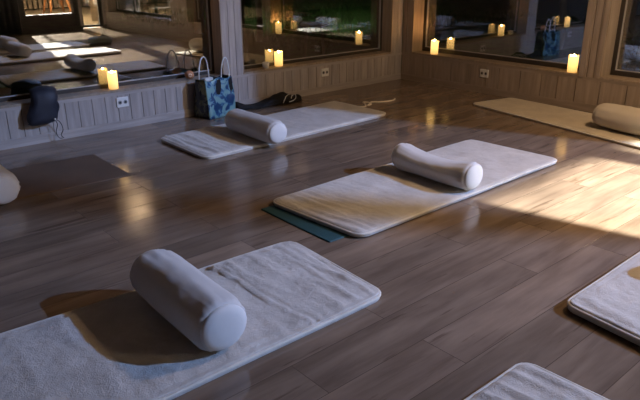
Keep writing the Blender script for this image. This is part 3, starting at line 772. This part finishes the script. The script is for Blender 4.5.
def bush(x, y, r, seed, label, h=1.0):
    rn = random.Random(seed); root = empty('garden_bush', (x, y, -.42)); bm = bmesh.new()
    for _ in range(1300):
        a, u, rr = rn.random() * 6.28, rn.random(), rn.random() ** .4
        c = Vector((math.cos(a) * math.sqrt(1 - u * u) * rr * r, math.sin(a) * math.sqrt(1 - u * u) * rr * r, u * rr * r * h + .03))
        d1 = Vector((rn.random() - .5, rn.random() - .5, rn.random() - .3)).normalized() * .06; d2 = d1.orthogonal().normalized() * .025
        bm.faces.new([bm.verts.new(c - d1), bm.verts.new(c + d2), bm.verts.new(c + d1), bm.verts.new(c - d2)])
    obj('foliage', bm, M['leaf'], root)
    bm = bmesh.new()
    for k in range(6): tube(bm, [(0, 0, 0), (math.cos(k) * r * .3, math.sin(k) * r * .3, r * h * .6)], .012, 5)
    obj('stem', bm, M['bark'], root); tag(root, label, 'bush')
bush(3.0, 5.4, .7, 3, 'green bush behind the left edge of the middle window', 1.2)
bush(2.6, -1.9, .8, 6, 'dark leafy bush outside the rightmost window', 1.3)
# garden table
root = empty('garden_table', (.72, 2.42, -.4)); bm = bmesh.new()
lathe(bm, [(.20, .80), (.22, .81), (.22, .825), (.20, .835)], 40); bmesh.ops.scale(bm, vec=(1.0, .62, 1), verts=bm.verts)
obj('tabletop', bm, M['tabletop'], root, rot=(0, 0, -.72))
for s in (-.16, .16):
    bm = bmesh.new(); tube(bm, [(s * 1.1 * .75, -s * 1.1 * .66, 0), (s * .5, -s * .44, .805)], .022, 8); obj('leg', bm, M['bark'], root)
tag(root, 'pale oval garden table outside the middle window', 'table')

# ------------------------------------------------------------------ lights
def aim(o, tgt): o.rotation_euler = (Vector(tgt) - o.location).to_track_quat('-Z', 'Y').to_euler()
def spot(name, loc, tgt, power, col, size, cone, blend=.3):
    l = bpy.data.lights.new(name, 'SPOT'); l.energy = power; l.color = col; l.shadow_soft_size = size; l.spot_size = math.radians(cone); l.spot_blend = blend
    o = bpy.data.objects.new(name, l); C.objects.link(o); o.location = loc; aim(o, tgt); return o
def floodlight(loc, tgt, glow, label):
    """lamp head on a mast"""
    root = empty('floodlight', (loc[0], loc[1], -.4)); d = (Vector(tgt) - Vector(loc)).normalized(); q = d.to_track_quat('-Z', 'Y')
    hz = loc[2] + .4; back = -d * .12
    bm = bmesh.new(); tube(bm, [(back.x * 1.6, back.y * 1.6, 0), (back.x * 1.6, back.y * 1.6, hz)], .04, 10); obj('mast', bm, M['metal'], root)
    bm = bmesh.new(); box(bm, -.14, .14, -.1, .1, .06, .14); o = obj('lamp_head', bm, M['metal'], root, loc=(0, 0, hz)); o.rotation_mode = 'QUATERNION'; o.rotation_quaternion = q
    bm = bmesh.new(); box(bm, -.12, .12, -.08, .08, .05, .06); o = obj('lamp_glass', bm, glow, root, loc=(0, 0, hz)); o.rotation_mode = 'QUATERNION'; o.rotation_quaternion = q
    tag(root, label, 'lamp'); return root
BL = (1.3, -8.3, 4.25); BT = (-2.3, -3.3, 0)
spot('cool_floodlight_beam', BL, BT, 5600, (.27, .47, 1.0), .05, 54, 1.0)
floodlight(BL, BT, M['lampblue'], 'cool white floodlight on a mast outside the side windows')
WLt = (.93, -19.7, 7.3); WT = (-2, -4, 0)
spot('warm_floodlight_beam', WLt, WT, 200000, (1.0, .97, .85), .12, 24)
floodlight(WLt, WT, M['lampglass'], 'warm floodlight on a tall mast far beyond the terrace')
# grass lamp
spot('garden_lamp_beam', (3.6, 5.0, 1.6), (8.0, 11.5, -.4), 450, (.8, 1.0, .65), .05, 70, .8)
# terrace light fitting
def area(name, loc, tgt, power, col, sx, sy):
    l = bpy.data.lights.new(name, 'AREA'); l.shape = 'RECTANGLE'; l.size = sx; l.size_y = sy; l.energy = power; l.color = col
    o = bpy.data.objects.new(name, l); C.objects.link(o); o.location = loc; aim(o, tgt); return o
area('terrace_lamp_glow', (.2, -10.6, 2.6), (.2, -10.6, 0), 480, (1, .84, .6), 2.0, 1.0)
root = empty('terrace_lamp', (.2, -10.6, 2.6)); bm = bmesh.new(); box(bm, -1.02, 1.02, -.52, .52, .03, .08); obj('lamp_housing', bm, M['metal'], root)
for sx in (-1, 1):
    bm = bmesh.new(); tube(bm, [(sx * .98, -.5, .05), (sx * .98, -.5, -2.64)], .03, 8); obj('post', bm, M['metal'], root)
tag(root, 'flat terrace lamp on two posts', 'lamp')
# warm fill light added indoors out of view, shaped as a pendant
PL = (-1.5, -4.1, 2.55)
root = empty('fill_lamp', PL); bm = bmesh.new()
lathe(bm, [(.03, .22), (.06, .2), (.24, .02), (.25, 0), (.24, 0), (.05, .18), (.002, .19)], 36, cap0=True, cap1=False); obj('lamp_shade', bm, M['white'], root)
bm = bmesh.new(); tube(bm, [(0, 0, .21), (0, 0, ZC - PL[2])], .006, 8); obj('hanging_cable', bm, M['black'], root)
l = bpy.data.lights.new('fill_glow', 'AREA'); l.shape = 'DISK'; l.size = .42; l.energy = 60; l.color = (1, .66, .38)
o = bpy.data.objects.new('fill_glow', l); C.objects.link(o); o.parent = root; o.location = (0, 0, .01)
tag(root, 'added warm fill lamp out of view, shaped as a white pendant', 'lamp')

w = bpy.data.worlds.new('night'); bpy.context.scene.world = w; w.use_nodes = True
w.node_tree.nodes['Background'].inputs[0].default_value = (.05, .08, .16, 1); w.node_tree.nodes['Background'].inputs[1].default_value = .012

# ------------------------------------------------------------------ camera
cam = bpy.data.cameras.new('camera'); co = bpy.data.objects.new('camera', cam); C.objects.link(co)
yaw, pitch, roll = .716466, .365214, -.005283
f = Vector((math.sin(yaw) * math.cos(pitch), math.cos(yaw) * math.cos(pitch), -math.sin(pitch)))
r = Vector((math.cos(yaw), -math.sin(yaw), 0)); u = r.cross(f)
r2 = r * math.cos(roll) + u * math.sin(roll); u2 = -r * math.sin(roll) + u * math.cos(roll)
mw = Matrix((r2, u2, -f)).transposed().to_4x4(); mw.translation = Vector((-5.6954, -5.06142, 1.34375))
co.matrix_world = mw
cam.sensor_width = 36; cam.lens = 630.729 / 640 * 36; cam.clip_start = .02
sc = bpy.context.scene; sc.camera = co
sc.view_settings.view_transform = 'Standard'; sc.view_settings.look = 'None'; sc.view_settings.exposure = 0; sc.view_settings.gamma = 1
